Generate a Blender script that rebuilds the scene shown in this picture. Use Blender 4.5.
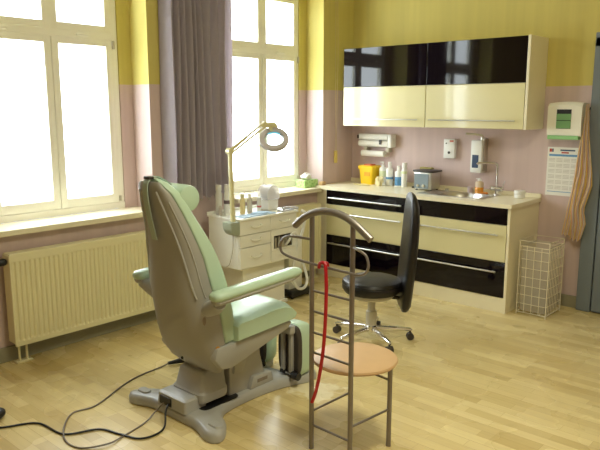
import bpy, bmesh, math, random
from mathutils import Vector, Matrix, noise
random.seed(7)
for o in list(bpy.data.objects): bpy.data.objects.remove(o)
S = bpy.context.scene; C = S.collection
PI = math.pi; R = math.radians

# ---------------------------------------------------------------- camera
cd = bpy.data.cameras.new('camera'); cam = bpy.data.objects.new('camera', cd); C.objects.link(cam)
cam.location = (0, 0, 1.65); cam.rotation_euler = (R(90-10.075), 0, R(41.911))
cd.sensor_width = 36; cd.lens = 39.25; cd.clip_start = .05
S.camera = cam
# ---------------------------------------------------------------- sky, lamps, exposure
w = bpy.data.worlds.new('overcast_sky'); S.world = w; w.use_nodes = True
bg = w.node_tree.nodes['Background']; bg.inputs[0].default_value = (.88, .97, 1.0, 1); bg.inputs[1].default_value = 13.0
S.view_settings.view_transform = 'Standard'; S.view_settings.look = 'None'
S.view_settings.gamma = 1; S.view_settings.use_curve_mapping = False
S.view_settings.exposure = 0.0
W1, W2 = 2.34, 4.41          # window centre lines
for cy in (W1, W2):          # daylight portals in the window openings
    l = bpy.data.lights.new('window_portal', 'AREA'); l.shape = 'RECTANGLE'; l.size = 1.9; l.size_y = 1.06
    l.cycles.is_portal = True
    o = bpy.data.objects.new('window_portal', l); C.objects.link(o)
    o.location = (-4.52, cy, 1.8); o.rotation_euler = (0, R(-90), 0)
# warm fill light added overhead, as from an unseen ceiling lamp
l = bpy.data.lights.new('added_fill_light', 'AREA'); l.shape = 'DISK'; l.size = .75; l.energy = 44; l.color = (.99, .96, .74)
o = bpy.data.objects.new('added_fill_light', l); C.objects.link(o); o.location = (-1.0, 2.2, 3.0)

# ---------------------------------------------------------------- materials
def lin(c): return tuple(((v/255)/12.92 if v/255 <= .04045 else ((v/255+.055)/1.055)**2.4) for v in c)
def mat(name, rgb, rough=.5, metal=0, spec=.5, var=.06, scale=6, trans=0, coat=0, bump=0, emit=0, alpha=1):
    m = bpy.data.materials.new(name); m.use_nodes = True; N = m.node_tree.nodes; L = m.node_tree.links
    b = N['Principled BSDF']; c = lin(rgb)
    b.inputs['Roughness'].default_value = rough; b.inputs['Metallic'].default_value = metal
    b.inputs['Specular IOR Level'].default_value = spec; b.inputs['Transmission Weight'].default_value = trans
    b.inputs['Coat Weight'].default_value = coat; b.inputs['Alpha'].default_value = alpha
    b.inputs['Coat Roughness'].default_value = .05
    tc = N.new('ShaderNodeTexCoord'); nz = N.new('ShaderNodeTexNoise'); nz.inputs['Scale'].default_value = scale
    nz.inputs['Detail'].default_value = 3
    L.new(tc.outputs['Object'], nz.inputs['Vector'])
    mx = N.new('ShaderNodeMix'); mx.data_type = 'RGBA'
    mx.inputs['A'].default_value = (*[v*(1-var) for v in c], 1); mx.inputs['B'].default_value = (*[min(1, v*(1+var)) for v in c], 1)
    L.new(nz.outputs['Fac'], mx.inputs['Factor']); L.new(mx.outputs['Result'], b.inputs['Base Color'])
    if bump:
        bp = N.new('ShaderNodeBump'); bp.inputs['Strength'].default_value = bump; bp.inputs['Distance'].default_value = .01
        n2 = N.new('ShaderNodeTexNoise'); n2.inputs['Scale'].default_value = scale*25; L.new(tc.outputs['Object'], n2.inputs['Vector'])
        L.new(n2.outputs['Fac'], bp.inputs['Height']); L.new(bp.outputs['Normal'], b.inputs['Normal'])
    if emit:
        b.inputs['Emission Color'].default_value = (*c, 1); b.inputs['Emission Strength'].default_value = emit
    return m

def wall_mat():
    m = bpy.data.materials.new('two_tone_wall_paint'); m.use_nodes = True; N = m.node_tree.nodes; L = m.node_tree.links
    b = N['Principled BSDF']; b.inputs['Roughness'].default_value = .62; b.inputs['Specular IOR Level'].default_value = .25
    g = N.new('ShaderNodeNewGeometry'); sp = N.new('ShaderNodeSeparateXYZ'); L.new(g.outputs['Position'], sp.inputs[0])
    gt = N.new('ShaderNodeMath'); gt.operation = 'GREATER_THAN'; gt.inputs[1].default_value = 1.832; L.new(sp.outputs['Z'], gt.inputs[0])
    mx = N.new('ShaderNodeMix'); mx.data_type = 'RGBA'; L.new(gt.outputs[0], mx.inputs['Factor'])
    mx.inputs['A'].default_value = (*lin((210, 188, 184)), 1); mx.inputs['B'].default_value = (*lin((210, 196, 112)), 1)
    # faint vertical roller streaks
    cb = N.new('ShaderNodeCombineXYZ'); ad = N.new('ShaderNodeMath'); ad.operation = 'ADD'
    L.new(sp.outputs['X'], ad.inputs[0]); L.new(sp.outputs['Y'], ad.inputs[1]); L.new(ad.outputs[0], cb.inputs[0])
    zz = N.new('ShaderNodeMath'); zz.operation = 'MULTIPLY'; zz.inputs[1].default_value = .04; L.new(sp.outputs['Z'], zz.inputs[0]); L.new(zz.outputs[0], cb.inputs[2])
    nz = N.new('ShaderNodeTexNoise'); nz.inputs['Scale'].default_value = 13; nz.inputs['Detail'].default_value = 2; L.new(cb.outputs[0], nz.inputs['Vector'])
    mr = N.new('ShaderNodeMapRange'); mr.inputs['From Min'].default_value = .3; mr.inputs['From Max'].default_value = .7
    mr.inputs['To Min'].default_value = .93; mr.inputs['To Max'].default_value = 1.04; L.new(nz.outputs['Fac'], mr.inputs['Value'])
    vm = N.new('ShaderNodeVectorMath'); vm.operation = 'SCALE'; L.new(mx.outputs['Result'], vm.inputs[0]); L.new(mr.outputs[0], vm.inputs['Scale'])
    L.new(vm.outputs[0], b.inputs['Base Color'])
    return m

def floor_mat():
    m = bpy.data.materials.new('maple_strip_floor'); m.use_nodes = True; N = m.node_tree.nodes; L = m.node_tree.links
    b = N['Principled BSDF']; b.inputs['Roughness'].default_value = .36; b.inputs['Specular IOR Level'].default_value = .5
    tc = N.new('ShaderNodeTexCoord')
    def brick(wd, rh, c1, c2, off):
        k = N.new('ShaderNodeTexBrick'); k.offset = off; k.offset_frequency = 2; k.inputs['Scale'].default_value = 1
        k.inputs['Brick Width'].default_value = wd; k.inputs['Row Height'].default_value = rh
        k.inputs['Mortar Size'].default_value = .0012; k.inputs['Mortar Smooth'].default_value = .6; k.inputs['Bias'].default_value = 0
        k.inputs['Color1'].default_value = (*lin(c1), 1); k.inputs['Color2'].default_value = (*lin(c2), 1)
        k.inputs['Mortar'].default_value = (*lin((178, 146, 92)), 1)
        L.new(tc.outputs['Object'], k.inputs['Vector']); return k
    k1 = brick(.47, .068, (236, 218, 162), (196, 172, 114), .37)
    k2 = brick(.83, .204, (228, 210, 154), (206, 184, 124), .61)
    mx = N.new('ShaderNodeMix'); mx.data_type = 'RGBA'; mx.inputs['Factor'].default_value = .35
    L.new(k1.outputs['Color'], mx.inputs['A']); L.new(k2.outputs['Color'], mx.inputs['B'])
    mp = N.new('ShaderNodeMapping'); mp.inputs['Scale'].default_value = (2.2, 30, 1); L.new(tc.outputs['Object'], mp.inputs['Vector'])
    nz = N.new('ShaderNodeTexNoise'); nz.inputs['Scale'].default_value = 1.6; nz.inputs['Detail'].default_value = 5; L.new(mp.outputs[0], nz.inputs['Vector'])
    mr = N.new('ShaderNodeMapRange'); mr.inputs['To Min'].default_value = .86; mr.inputs['To Max'].default_value = 1.1; L.new(nz.outputs['Fac'], mr.inputs['Value'])
    vm = N.new('ShaderNodeVectorMath'); vm.operation = 'SCALE'; L.new(mx.outputs['Result'], vm.inputs[0]); L.new(mr.outputs[0], vm.inputs['Scale'])
    # pale patch with a ragged outline behind the valet stand
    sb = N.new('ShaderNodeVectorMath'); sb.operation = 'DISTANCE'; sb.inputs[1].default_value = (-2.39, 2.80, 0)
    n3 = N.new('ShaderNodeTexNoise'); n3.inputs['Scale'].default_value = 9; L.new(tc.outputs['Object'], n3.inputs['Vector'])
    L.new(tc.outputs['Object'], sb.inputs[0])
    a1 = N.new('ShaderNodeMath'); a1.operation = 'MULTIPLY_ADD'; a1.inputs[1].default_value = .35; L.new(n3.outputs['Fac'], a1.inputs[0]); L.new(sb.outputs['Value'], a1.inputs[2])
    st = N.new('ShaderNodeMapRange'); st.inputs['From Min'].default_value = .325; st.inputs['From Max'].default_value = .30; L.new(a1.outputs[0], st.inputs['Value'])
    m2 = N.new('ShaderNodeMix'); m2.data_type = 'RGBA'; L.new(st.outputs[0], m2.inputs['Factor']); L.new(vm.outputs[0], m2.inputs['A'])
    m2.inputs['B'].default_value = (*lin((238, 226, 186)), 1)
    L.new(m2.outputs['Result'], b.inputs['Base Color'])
    n4 = N.new('ShaderNodeTexNoise'); n4.inputs['Scale'].default_value = 3; L.new(tc.outputs['Object'], n4.inputs['Vector'])
    r4 = N.new('ShaderNodeMapRange'); r4.inputs['To Min'].default_value = .24; r4.inputs['To Max'].default_value = .31; L.new(n4.outputs['Fac'], r4.inputs['Value'])
    L.new(r4.outputs[0], b.inputs['Roughness'])
    return m

def glass_mat(name, tint=(1, 1, 1), gloss=.06):
    m = bpy.data.materials.new(name); m.use_nodes = True; N = m.node_tree.nodes; L = m.node_tree.links
    N.remove(N['Principled BSDF']); out = N['Material Output']
    t = N.new('ShaderNodeBsdfTransparent'); t.inputs[0].default_value = (*tint, 1)
    g = N.new('ShaderNodeBsdfGlossy'); g.inputs['Roughness'].default_value = .02
    x = N.new('ShaderNodeMixShader'); x.inputs[0].default_value = gloss
    L.new(t.outputs[0], x.inputs[1]); L.new(g.outputs[0], x.inputs[2]); L.new(x.outputs[0], out.inputs[0])
    return m

def stripe_mat(name, cols, scale=28, axis='X'):
    m = bpy.data.materials.new(name); m.use_nodes = True; N = m.node_tree.nodes; L = m.node_tree.links
    b = N['Principled BSDF']; b.inputs['Roughness'].default_value = .9
    tc = N.new('ShaderNodeTexCoord'); mp = N.new('ShaderNodeMapping'); L.new(tc.outputs['UV'], mp.inputs['Vector'])
    wv = N.new('ShaderNodeTexWave'); wv.bands_direction = axis; wv.wave_profile = 'SAW'; wv.inputs['Scale'].default_value = scale; wv.inputs['Distortion'].default_value = .4
    cr = N.new('ShaderNodeValToRGB'); cr.color_ramp.interpolation = 'CONSTANT'
    els = cr.color_ramp.elements
    els[0].position = 0; els[0].color = (*lin(cols[0]), 1); els[1].position = 1/len(cols); els[1].color = (*lin(cols[1]), 1)
    for i in range(2, len(cols)):
        e = els.new(i/len(cols)); e.color = (*lin(cols[i]), 1)
    L.new(mp.outputs[0], wv.inputs['Vector']); L.new(wv.outputs['Fac'], cr.inputs['Fac']); L.new(cr.outputs['Color'], b.inputs['Base Color'])
    return m

def leaf_mat():
    m = bpy.data.materials.new('leaf_print_card'); m.use_nodes = True; N = m.node_tree.nodes; L = m.node_tree.links
    b = N['Principled BSDF']; b.inputs['Roughness'].default_value = .5
    tc = N.new('ShaderNodeTexCoord'); v = N.new('ShaderNodeTexVoronoi'); v.inputs['Scale'].default_value = 40
    L.new(tc.outputs['Object'], v.inputs['Vector'])
    cr = N.new('ShaderNodeValToRGB'); e = cr.color_ramp.elements
    e[0].color = (*lin((80, 165, 60)), 1); e[1].color = (*lin((190, 225, 150)), 1); e[1].position = .6
    L.new(v.outputs['Distance'], cr.inputs['Fac']); L.new(cr.outputs['Color'], b.inputs['Base Color'])
    return m

def curtain_mat():
    m = mat('taupe_curtain_fabric', (216, 206, 214), .95, spec=.1, var=.05, scale=30); N = m.node_tree.nodes; L = m.node_tree.links
    p = N['Principled BSDF']; t = N.new('ShaderNodeBsdfTranslucent'); t.inputs[0].default_value = (*lin((190, 178, 184)), 1)
    x = N.new('ShaderNodeMixShader'); x.inputs[0].default_value = .18
    L.new(p.outputs[0], x.inputs[1]); L.new(t.outputs[0], x.inputs[2]); L.new(x.outputs[0], N['Material Output'].inputs[0]); return m
M = dict(
    wall=wall_mat(), floor=floor_mat(), ceil=mat('ceiling_paint', (235, 230, 215), .8),
    frame=mat('cream_window_paint', (255, 252, 240), .38, var=.03), sill=mat('cream_stone_sill', (236, 228, 198), .3, var=.05, scale=25),
    glass=glass_mat('window_glass'), base=mat('grey_green_skirting', (150, 146, 122), .5),
    radiator=mat('cream_radiator_enamel', (232, 224, 180), .35, var=.02), black=mat('black_plastic', (22, 22, 24), .4),
    cream=mat('cream_gloss_laminate', (224, 216, 168), .18, coat=.5, var=.01), carcass=mat('cream_carcass', (238, 230, 198), .4, var=.02),
    gblack=mat('black_gloss_laminate', (12, 6, 14), .05, spec=.4, var=.02), worktop=mat('cream_worktop', (242, 234, 204), .3, var=.04, scale=60),
    steel=mat('brushed_steel', (200, 198, 190), .28, 1), chrome=mat('chrome', (225, 225, 228), .1, 1),
    stand=mat('grey_metal_tube', (140, 134, 130), .36, .6), beech=mat('beech_seat', (206, 170, 126), .42, var=.1, scale=9),
    mint=mat('mint_vinyl', (186, 212, 188), .3, var=.03), shell=mat('grey_plastic_shell', (160, 158, 152), .5, var=.02),
    shell2=mat('grey_base_plastic', (172, 172, 168), .42, var=.02), dark=mat('dark_grey_plastic', (62, 56, 52), .5),
    leather=mat('black_leather', (14, 11, 12), .34, bump=.15), lgrey=mat('light_grey_plastic', (196, 190, 172), .4),
    curtain=curtain_mat(), red=mat('red_rubber_strap', (190, 18, 34), .4),
    cart=mat('cream_white_cart_enamel', (244, 243, 232), .35, var=.01), white=mat('white_plastic', (240, 240, 236), .4, var=.01),
    paper=mat('white_paper', (236, 234, 226), .8), yellow=mat('yellow_plastic', (250, 208, 30), .4), yellow_lid=mat('orange_red_lid', (205, 90, 30), .45),
    amber=mat('amber_liquid', (226, 150, 40), .15, var=.05, coat=.5), blue=mat('blue_label', (96, 150, 196), .5), navy=mat('navy_label', (60, 78, 110), .5),
    green=mat('green_paper_towel', (150, 205, 142), .8), dgreen=mat('green_towel_stack', (120, 165, 112), .8), clear=glass_mat('clear_acrylic', (.93, .93, .93), .1),
    cblue=mat('pale_blue_towel', (190, 215, 240), .9), door=mat('blue_grey_door_paint', (120, 130, 138), .45), leaf=leaf_mat(),
    towel=stripe_mat('striped_towel_cloth', [(255, 236, 160), (246, 200, 186), (255, 246, 228), (226, 208, 218), (252, 220, 140)], 1.6),
    wire=mat('white_coated_wire', (226, 218, 194), .4), grey=mat('grey_cloth', (150, 140, 125), .9), lampgrey=mat('lamp_head_grey', (190, 182, 180), .4),
    cable=mat('grey_cable_rubber', (120, 110, 98), .5), tan=mat('tan_card', (205, 170, 125), .7), tube=mat('cyan_tube_glass', (120, 205, 230), .2, emit=.6),
    lens=glass_mat('lens_glass', (.9, .95, .95), .12), fill_glow=mat('fill_lamp_glass', (255, 236, 190), .4, emit=4), cord=mat('pale_cord', (214, 196, 150), .8),
)
MC = mat('mint_vinyl_strap', (165, 182, 166), .45)

# ---------------------------------------------------------------- mesh helpers (world coordinates)
def BM(): return bmesh.new()
def box(bm, a, b, bev=0, seg=2):
    a = Vector(a); b = Vector(b)
    r = bmesh.ops.create_cube(bm, size=1)
    vs = r['verts']; c = (a+b)/2; d = b-a
    for v in vs: v.co = Vector((v.co.x*d.x, v.co.y*d.y, v.co.z*d.z))+c
    if bev:
        es = list({e for v in vs for e in v.link_edges})
        bmesh.ops.bevel(bm, geom=es, offset=bev, segments=seg, affect='EDGES', profile=.5)
    return bm
def ring(bm, pts): return [bm.verts.new(p) for p in pts]
def loft(bm, rings, caps=True, closed=True):
    rs = [ring(bm, r) for r in rings]; n = len(rs[0])
    for i in range(len(rs)-1):
        for j in range(n if closed else n-1):
            k = (j+1) % n
            f = bm.faces.new((rs[i][j], rs[i][k], rs[i+1][k], rs[i+1][j])); f.smooth = True
    if caps:
        bm.faces.new(list(reversed(rs[0]))); bm.faces.new(rs[-1])
    return bm
def frame_of(t):
    t = t.normalized(); u = Vector((0, 0, 1)) if abs(t.z) < .95 else Vector((1, 0, 0))
    a = t.cross(u).normalized(); return a, a.cross(t).normalized()
def tube(bm, pts, r, n=10, caps=True, flat=1, closed=False):
    pts = [Vector(p) for p in pts]; rr = r if isinstance(r, (list, tuple)) else [r]*len(pts)
    rings = []; pa = None; m = len(pts)
    for i, p in enumerate(pts):
        if closed: t = pts[(i+1) % m]-pts[i-1]
        else: t = pts[min(i+1, m-1)]-pts[max(i-1, 0)]
        t.normalize()
        if pa is None: a, b = frame_of(t)
        else:
            a = (pa-t*pa.dot(t)).normalized(); b = t.cross(a)*-1; b = a.cross(t).normalized()
        pa = a
        rings.append([p+a*math.cos(2*PI*k/n)*rr[i]*flat+b*math.sin(2*PI*k/n)*rr[i] for k in range(n)])
    if closed: rings.append(rings[0]); loft(bm, rings, False); bmesh.ops.remove_doubles(bm, verts=bm.verts[:], dist=1e-6)
    else: loft(bm, rings, caps)
    return bm
def spline(P, k=8):
    P = [Vector(p) for p in P]; out = []
    for i in range(len(P)-1):
        p0 = P[max(i-1, 0)]; p1 = P[i]; p2 = P[i+1]; p3 = P[min(i+2, len(P)-1)]
        for j in range(k):
            t = j/k
            out.append(.5*((2*p1)+(p2-p0)*t+(2*p0-5*p1+4*p2-p3)*t*t+(3*p1-p0-3*p2+p3)*t**3))
    out.append(P[-1]); return out
def cyl(bm, a, b, r, r2=None, n=24):
    return tube(bm, [a, b], [r, r if r2 is None else r2], n)
def lathe(bm, c, prof, n=24, axis=None):
    """prof: list of (radius, height) along axis (default z) from point c."""
    c = Vector(c); t = Vector(axis or (0, 0, 1)).normalized(); a, b = frame_of(t)
    loft(bm, [[c+t*h+(a*math.cos(2*PI*k/n)+b*math.sin(2*PI*k/n))*max(r, 1e-4) for k in range(n)] for r, h in prof])
    return bm
def prism(bm, poly, axis, a, b, bev=0, seg=2):
    """poly in the two other axes (cyclic order), extruded along axis from a to b."""
    def P(q, t):
        return {'x': Vector((t, q[0], q[1])), 'y': Vector((q[0], t, q[1])), 'z': Vector((q[0], q[1], t))}[axis]
    A = [bm.verts.new(P(q, a)) for q in poly]; B = [bm.verts.new(P(q, b)) for q in poly]; n = len(poly)
    fs = [bm.faces.new(A), bm.faces.new(B[::-1])]
    for i in range(n):
        j = (i+1) % n; fs.append(bm.faces.new((A[j], A[i], B[i], B[j])))
    if bev:
        es = list({e for v in A+B for e in v.link_edges})
        bmesh.ops.bevel(bm, geom=es, offset=bev, segments=seg, affect='EDGES', profile=.5)
    return bm
def wpos(o):
    p = Vector((0, 0, 0))
    while o: p += o.location; o = o.parent
    return p
def obj(name, bm, m, parent=None, smooth=False):
    bmesh.ops.recalc_face_normals(bm, faces=bm.faces[:])
    me = bpy.data.meshes.new(name)
    off = wpos(parent) if parent else Vector((0, 0, 0))
    if not parent:      # origin at the base centre of the thing
        xs = [v.co for v in bm.verts]
        off = Vector(((min(v.x for v in xs)+max(v.x for v in xs))/2, (min(v.y for v in xs)+max(v.y for v in xs))/2, min(v.z for v in xs)))
    if name in ('floor',): off = Vector((0, 0, 0))
    for v in bm.verts: v.co -= off
    if smooth:
        for f in bm.faces: f.smooth = True
    bm.to_mesh(me); bm.free()
    me.materials.append(m); o = bpy.data.objects.new(name, me); C.objects.link(o)
    if parent: o.parent = parent
    else: o.location = off
    if smooth:
        try: me.set_sharp_from_angle(angle=R(38))
        except Exception: pass
    return o
def part(name, bm, m, parent, smooth=True): return obj(name, bm, m, parent, smooth)
def thing(name, label, cat, loc, group=None):
    o = bpy.data.objects.new(name, None); C.objects.link(o); o.location = loc; o.empty_display_size = .05
    o['label'] = label; o['category'] = cat
    if group: o['group'] = group
    return o
def tag(o, label, cat, group=None):
    o['label'] = label; o['category'] = cat
    if group: o['group'] = group
    return o
def split(name, bm, m, parent, smooth=True):
    left = set(bm.verts); out = []
    while left:
        st = [left.pop()]; comp = set(st)
        while st:
            for e in st.pop().link_edges:
                for v in e.verts:
                    if v in left: left.discard(v); comp.add(v); st.append(v)
        nb = BM(); mp = {v: nb.verts.new(v.co) for v in comp}
        for f in bm.faces:
            if f.verts[0] in mp: nf = nb.faces.new([mp[v] for v in f.verts]); nf.smooth = f.smooth
        out.append(part(name, nb, m, parent, smooth))
    bm.free(); return out
def struct(name, bm, m, parent=None, smooth=False):
    o = obj(name, bm, m, parent, smooth)
    if not parent: o['kind'] = 'structure'
    return o
def children(r): return [c for c in bpy.data.objects if c.parent == r]
def copy_tree(o, parent=None):
    c = o.copy(); C.objects.link(c); c.parent = parent
    for ch in children(o): copy_tree(ch, c)
    return c

# ================================================================ SETTING
XL, XR, YF, YB, ZC = -4.2, 1.3, -1.6, 5.5, 3.25
XO = -4.53; SILL = .885; HEAD = 2.80
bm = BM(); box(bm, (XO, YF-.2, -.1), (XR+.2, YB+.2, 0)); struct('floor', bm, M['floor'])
bm = BM(); box(bm, (XO, YF-.2, ZC), (XR+.2, YB+.2, ZC+.1)); struct('ceiling', bm, M['ceil'])
N1 = (1.69, 2.98); N2 = (3.80, 5.02)
bm = BM()
for a, b in ((YF-.2, N1[0]), (N1[1], N2[0]), (N2[1], YB+.2)): box(bm, (XO, a, 0), (XL, b, ZC))
for a, b in (N1, N2):
    box(bm, (XO, a, 0), (XL, b, SILL-.04)); box(bm, (XO, a, HEAD), (XL, b, ZC))
    for (p, q) in ((a, a+.11), (b-.11, b)): box(bm, (XO, p, SILL-.04), (-4.42, q, HEAD))     # window rebates
struct('wall_left', bm, M['wall'])
bm = BM(); box(bm, (XL, YB, 0), (XR+.2, YB+.2, ZC)); struct('wall_back', bm, M['wall'])
bm = BM(); box(bm, (XR, YF, 0), (XR+.2, YB, ZC)); struct('wall_right', bm, M['wall'])
bm = BM(); box(bm, (XL, YF-.2, 0), (XR+.2, YF, ZC)); struct('wall_front', bm, M['wall'])
# skirting
bm = BM(); box(bm, (-2.18, YB-.02, 0), (-1.80, YB, .10), .004); struct('baseboard_back', bm, M['base'])
bm = BM(); box(bm, (XL, YF, 0), (XL+.02, YB-.6, .10), .004); struct('baseboard_left', bm, M['base'])

# windows
def window(idx, cy):
    hw = .53; g = struct('window_%d' % idx, frame_outer(cy, hw), M['frame'])
    for s in (-1, 1):
        y0, y1 = (cy+.004, cy+hw-.05) if s > 0 else (cy-hw+.05, cy-.004)
        for nm, z0, z1 in (('casement', .935, 2.155), ('top_light', 2.185, 2.69)):
            b = BM(); st = .052; x0, x1 = -4.475, -4.425
            box(b, (x0, y0, z0), (x1, y0+st, z1), .006); box(b, (x0, y1-st, z0), (x1, y1, z1), .006)
            box(b, (x0, y0+st-.004, z0), (x1, y1-st+.004, z0+st+.015), .006); box(b, (x0, y0+st-.004, z1-st), (x1, y1-st+.004, z1), .006)
            c = part(nm, b, M['frame'], g)
            b = BM(); box(b, (-4.455, y0+st-.005, z0+st), (-4.449, y1-st+.005, z1-st+.005)); part('window_pane', b, M['glass'], c, False)
    # espagnolette closing plates on the transom, handle on the meeting stile
    b = BM()
    for y in (cy-.36, cy+.24): box(b, (-4.425, y-.05, 2.165), (-4.408, y+.05, 2.183), .004)
    split('transom_catch', b, M['frame'], g)
    b = BM(); cyl(b, (-4.42, cy+hw-.04, .945), (-4.42, cy+hw-.04, .985), .010, n=10); cyl(b, (-4.42, cy+hw-.04, 2.09), (-4.42, cy+hw-.04, 2.15), .010, n=10); split('hinge', b, M['lgrey'], g)
    return g
def frame_outer(cy, hw):
    b = BM(); x0, x1 = -4.50, -4.43; f = .05
    box(b, (x0, cy-hw, SILL), (x1, cy-hw+f, 2.80), .004); box(b, (x0, cy+hw-f, SILL), (x1, cy+hw, 2.80), .004)
    box(b, (x0, cy-hw, SILL), (x1+.01, cy+hw, .935), .006); box(b, (x0, cy-hw, 2.69), (x1, cy+hw, 2.80), .004)
    box(b, (x0, cy-hw+f, 2.150), (x1+.008, cy+hw-f, 2.205), .008)
    box(b, (x0-.0, cy-.03, 2.2), (x1+.004, cy+.03, 2.69), .004)
    box(b, (x0, cy-.02, .93), (x1-.01, cy+.02, 2.15), .004)
    return b
window(1, W1); window(2, W2)
for i, (a, b_) in enumerate((N1, N2)):
    b = BM(); prism(b, [(-4.43, a+.001), (-4.125, a+.001), (-4.125, b_-.001), (-4.43, b_-.001)], 'z', SILL-.039, SILL, .005)
    struct('trim_%d' % (i+1), b, M['sill'])

# door at the right end of the back wall
b = BM(); box(b, (-1.80, 5.44, 0), (-1.685, YB-.001, 2.2), .008); box(b, (-.75, 5.44, 0), (-.635, YB-.001, 2.2), .008); box(b, (-1.80, 5.44, 2.12), (-.635, YB-.001, 2.235), .008)
d = struct('door_1', b, M['door'])
b = BM(); box(b, (-1.675, 5.425, .012), (-.76, YB-.002, 2.11), .012); lf = part('door_leaf', b, M['door'], d, False)
b = BM()
for z0, z1 in ((.22, .95), (1.12, 1.95)):
    box(b, (-1.54, 5.418, z0), (-.90, 5.428, z1), .004)
part('door_panel', b, M['door'], lf, False)
b = BM(); cyl(b, (-.85, 5.43, 1.03), (-.85, 5.37, 1.03), .011, n=12); cyl(b, (-.855, 5.375, 1.03), (-.97, 5.375, 1.03), .009, n=12); part('door_handle', b, M['steel'], lf)

# ================================================================ RADIATORS
def radiator(y0, y1, z0, z1, label, foot_side):
    t = thing('panel_radiator', label, 'radiator', (-4.13, (y0+y1)/2, 0), 'radiators under the windows')
    xf = -4.07
    b = BM(); n = int((y1-y0)/.0333); pit = (y1-y0-.03)/n
    prof = [(y0, 0), (y0+.015, 0)]
    for k in range(n):
        a = y0+.015+k*pit
        prof += [(a+pit*.18, .007), (a+pit*.32, .009), (a+pit*.46, .007), (a+pit*.62, 0), (a+pit, 0)]
    prof += [(y1, 0)]
    rows = []
    for z, f in ((z0, 0), (z0+.03, 0), (z0+.045, 1), (z1-.06, 1), (z1-.045, 0), (z1, 0)):
        rows.append([b.verts.new((xf-d_*f, y, z)) for y, d_ in prof])
    back = [[b.verts.new((xf-.02, y, z)) for y in (y0, y1)] for z in (z0, z1)]
    for i in range(len(rows)-1):
        for j in range(len(prof)-1):
            b.faces.new((rows[i][j], rows[i][j+1], rows[i+1][j+1], rows[i+1][j]))
    b.faces.new([back[0][0], back[1][0], back[1][1], back[0][1]])
    b.faces.new(rows[0][::-1]+[back[0][0], back[0][1]]); b.faces.new(rows[-1]+[back[1][1], back[1][0]])
    b.faces.new([r[0] for r in rows]+[back[1][0], back[0][0]]); b.faces.new([r[-1] for r in rows][::-1]+[back[0][1], back[1][1]])
    part('front_panel', b, M['radiator'], t, False)
    b = BM(); box(b, (-4.165, y0+.02, z0+.02), (-4.15, y1-.02, z1-.02), .004); part('rear_panel', b, M['radiator'], t, False)
    b = BM()
    for y in (y0-.004, y1-.002): box(b, (-4.165, y, z0+.02), (xf+.001, y+.008, z1-.005), .002)
    split('side_cover', b, M['radiator'], t, False)
    b = BM(); box(b, (-4.165, y0, z1-.012), (xf-.002, y1, z1+.004), .003)
    part('top_grille', b, M['radiator'], t, False)
    # pipes into the floor with rosette
    b = BM(); yy = y0+.06 if foot_side < 0 else y1-.06
    for dy in (-.025, .025): cyl(b, (-4.115, yy+dy, .0), (-4.115, yy+dy, z0+.03), .008, n=12)
    box(b, (-4.145, yy-.055, 0), (-4.085, yy+.055, .014), .005)
    part('floor_pipes', b, M['radiator'], t)
    b = BM()
    for y in (y0+.2, y1-.2): box(b, (XL, y-.015, z0+.12), (-4.15, y+.015, z1-.1))
    split('wall_bracket', b, M['radiator'], t, False)
    return t
r1 = radiator(1.78, 3.10, .125, .735, 'cream ribbed panel radiator under the left window, behind the mint chair', -1)
b = BM(); lathe(b, (-4.11, 1.775, .69), [(.012, 0), (.020, .006), (.024, .02), (.024, .055), (.018, .065)], 16, (0, -1, 0)); part('thermostat_knob', b, M['black'], r1)
radiator(3.62, 4.84, .10, .74, 'cream ribbed panel radiator under the far window, behind the drawer cart', 1)

# ================================================================ CURTAIN
t = thing('curtain', 'long taupe pleated curtain hanging between the two windows', 'curtain', (-4.1, 3.42, .93))
b = BM(); cols = []
path = [(-4.185, 3.075), (-4.16, 3.085), (-4.13, 3.097), (-4.10, 3.108), (-4.075, 3.12)]
y = 3.12; k = 0
random.seed(3)
while y < 3.675:
    wd = random.uniform(.045, .085); dp = random.uniform(.024, .042)
    path += [(-4.085-dp*.6, y+wd*.35), (-4.09-dp, y+wd*.5), (-4.08-dp*.3, y+wd*.72), (-4.07, y+wd)]; y += wd
sp = spline([(x, yy, 0) for x, yy in path], 4)
nz = 26
for i in range(nz+1):
    z = .945+(3.05-.945)*i/nz; q = (i/nz)
    row = []
    for j, p in enumerate(sp):
        a = 1.0-.25*q
        wob = .006*math.sin(z*3+j*.21)*(1-q)
        hem = .012*math.sin(j*.7) if i == 0 else 0
        x = p.x if j < 16 else -4.09+(p.x+4.09)*a
        row.append(b.verts.new((x+wob, p.y+wob*.8+(0 if j < 16 else .008*math.sin(z*2.1+p.y*9)), z+hem)))
    cols.append(row)
for i in range(nz):
    for j in range(len(sp)-1):
        f = b.faces.new((cols[i][j], cols[i][j+1], cols[i+1][j+1], cols[i+1][j])); f.smooth = True
bmesh.ops.solidify(b, geom=b.faces[:], thickness=.003)
part('curtain_fabric', b, M['curtain'], t)
b = BM(); cyl(b, (-4.10, 3.0, 3.08), (-4.10, 5.2, 3.08), .012); cyl(b, (-4.2, 3.05, 3.08), (-4.10, 3.05, 3.08), .008, n=10); cyl(b, (-4.2, 5.15, 3.08), (-4.10, 5.15, 3.08), .008, n=10)
part('curtain_rail', b, M['steel'], t)
b = BM()
for yy in (3.36, 3.44, 3.52, 3.60, 3.68):
    tube(b, spline([(-4.11, yy, .95), (-4.10, yy+.008, .925), (-4.10, yy+.02, .92), (-4.10, yy+.026, .94)], 4), .003, 6)
split('hem_hook', b, M['lgrey'], t)

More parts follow.
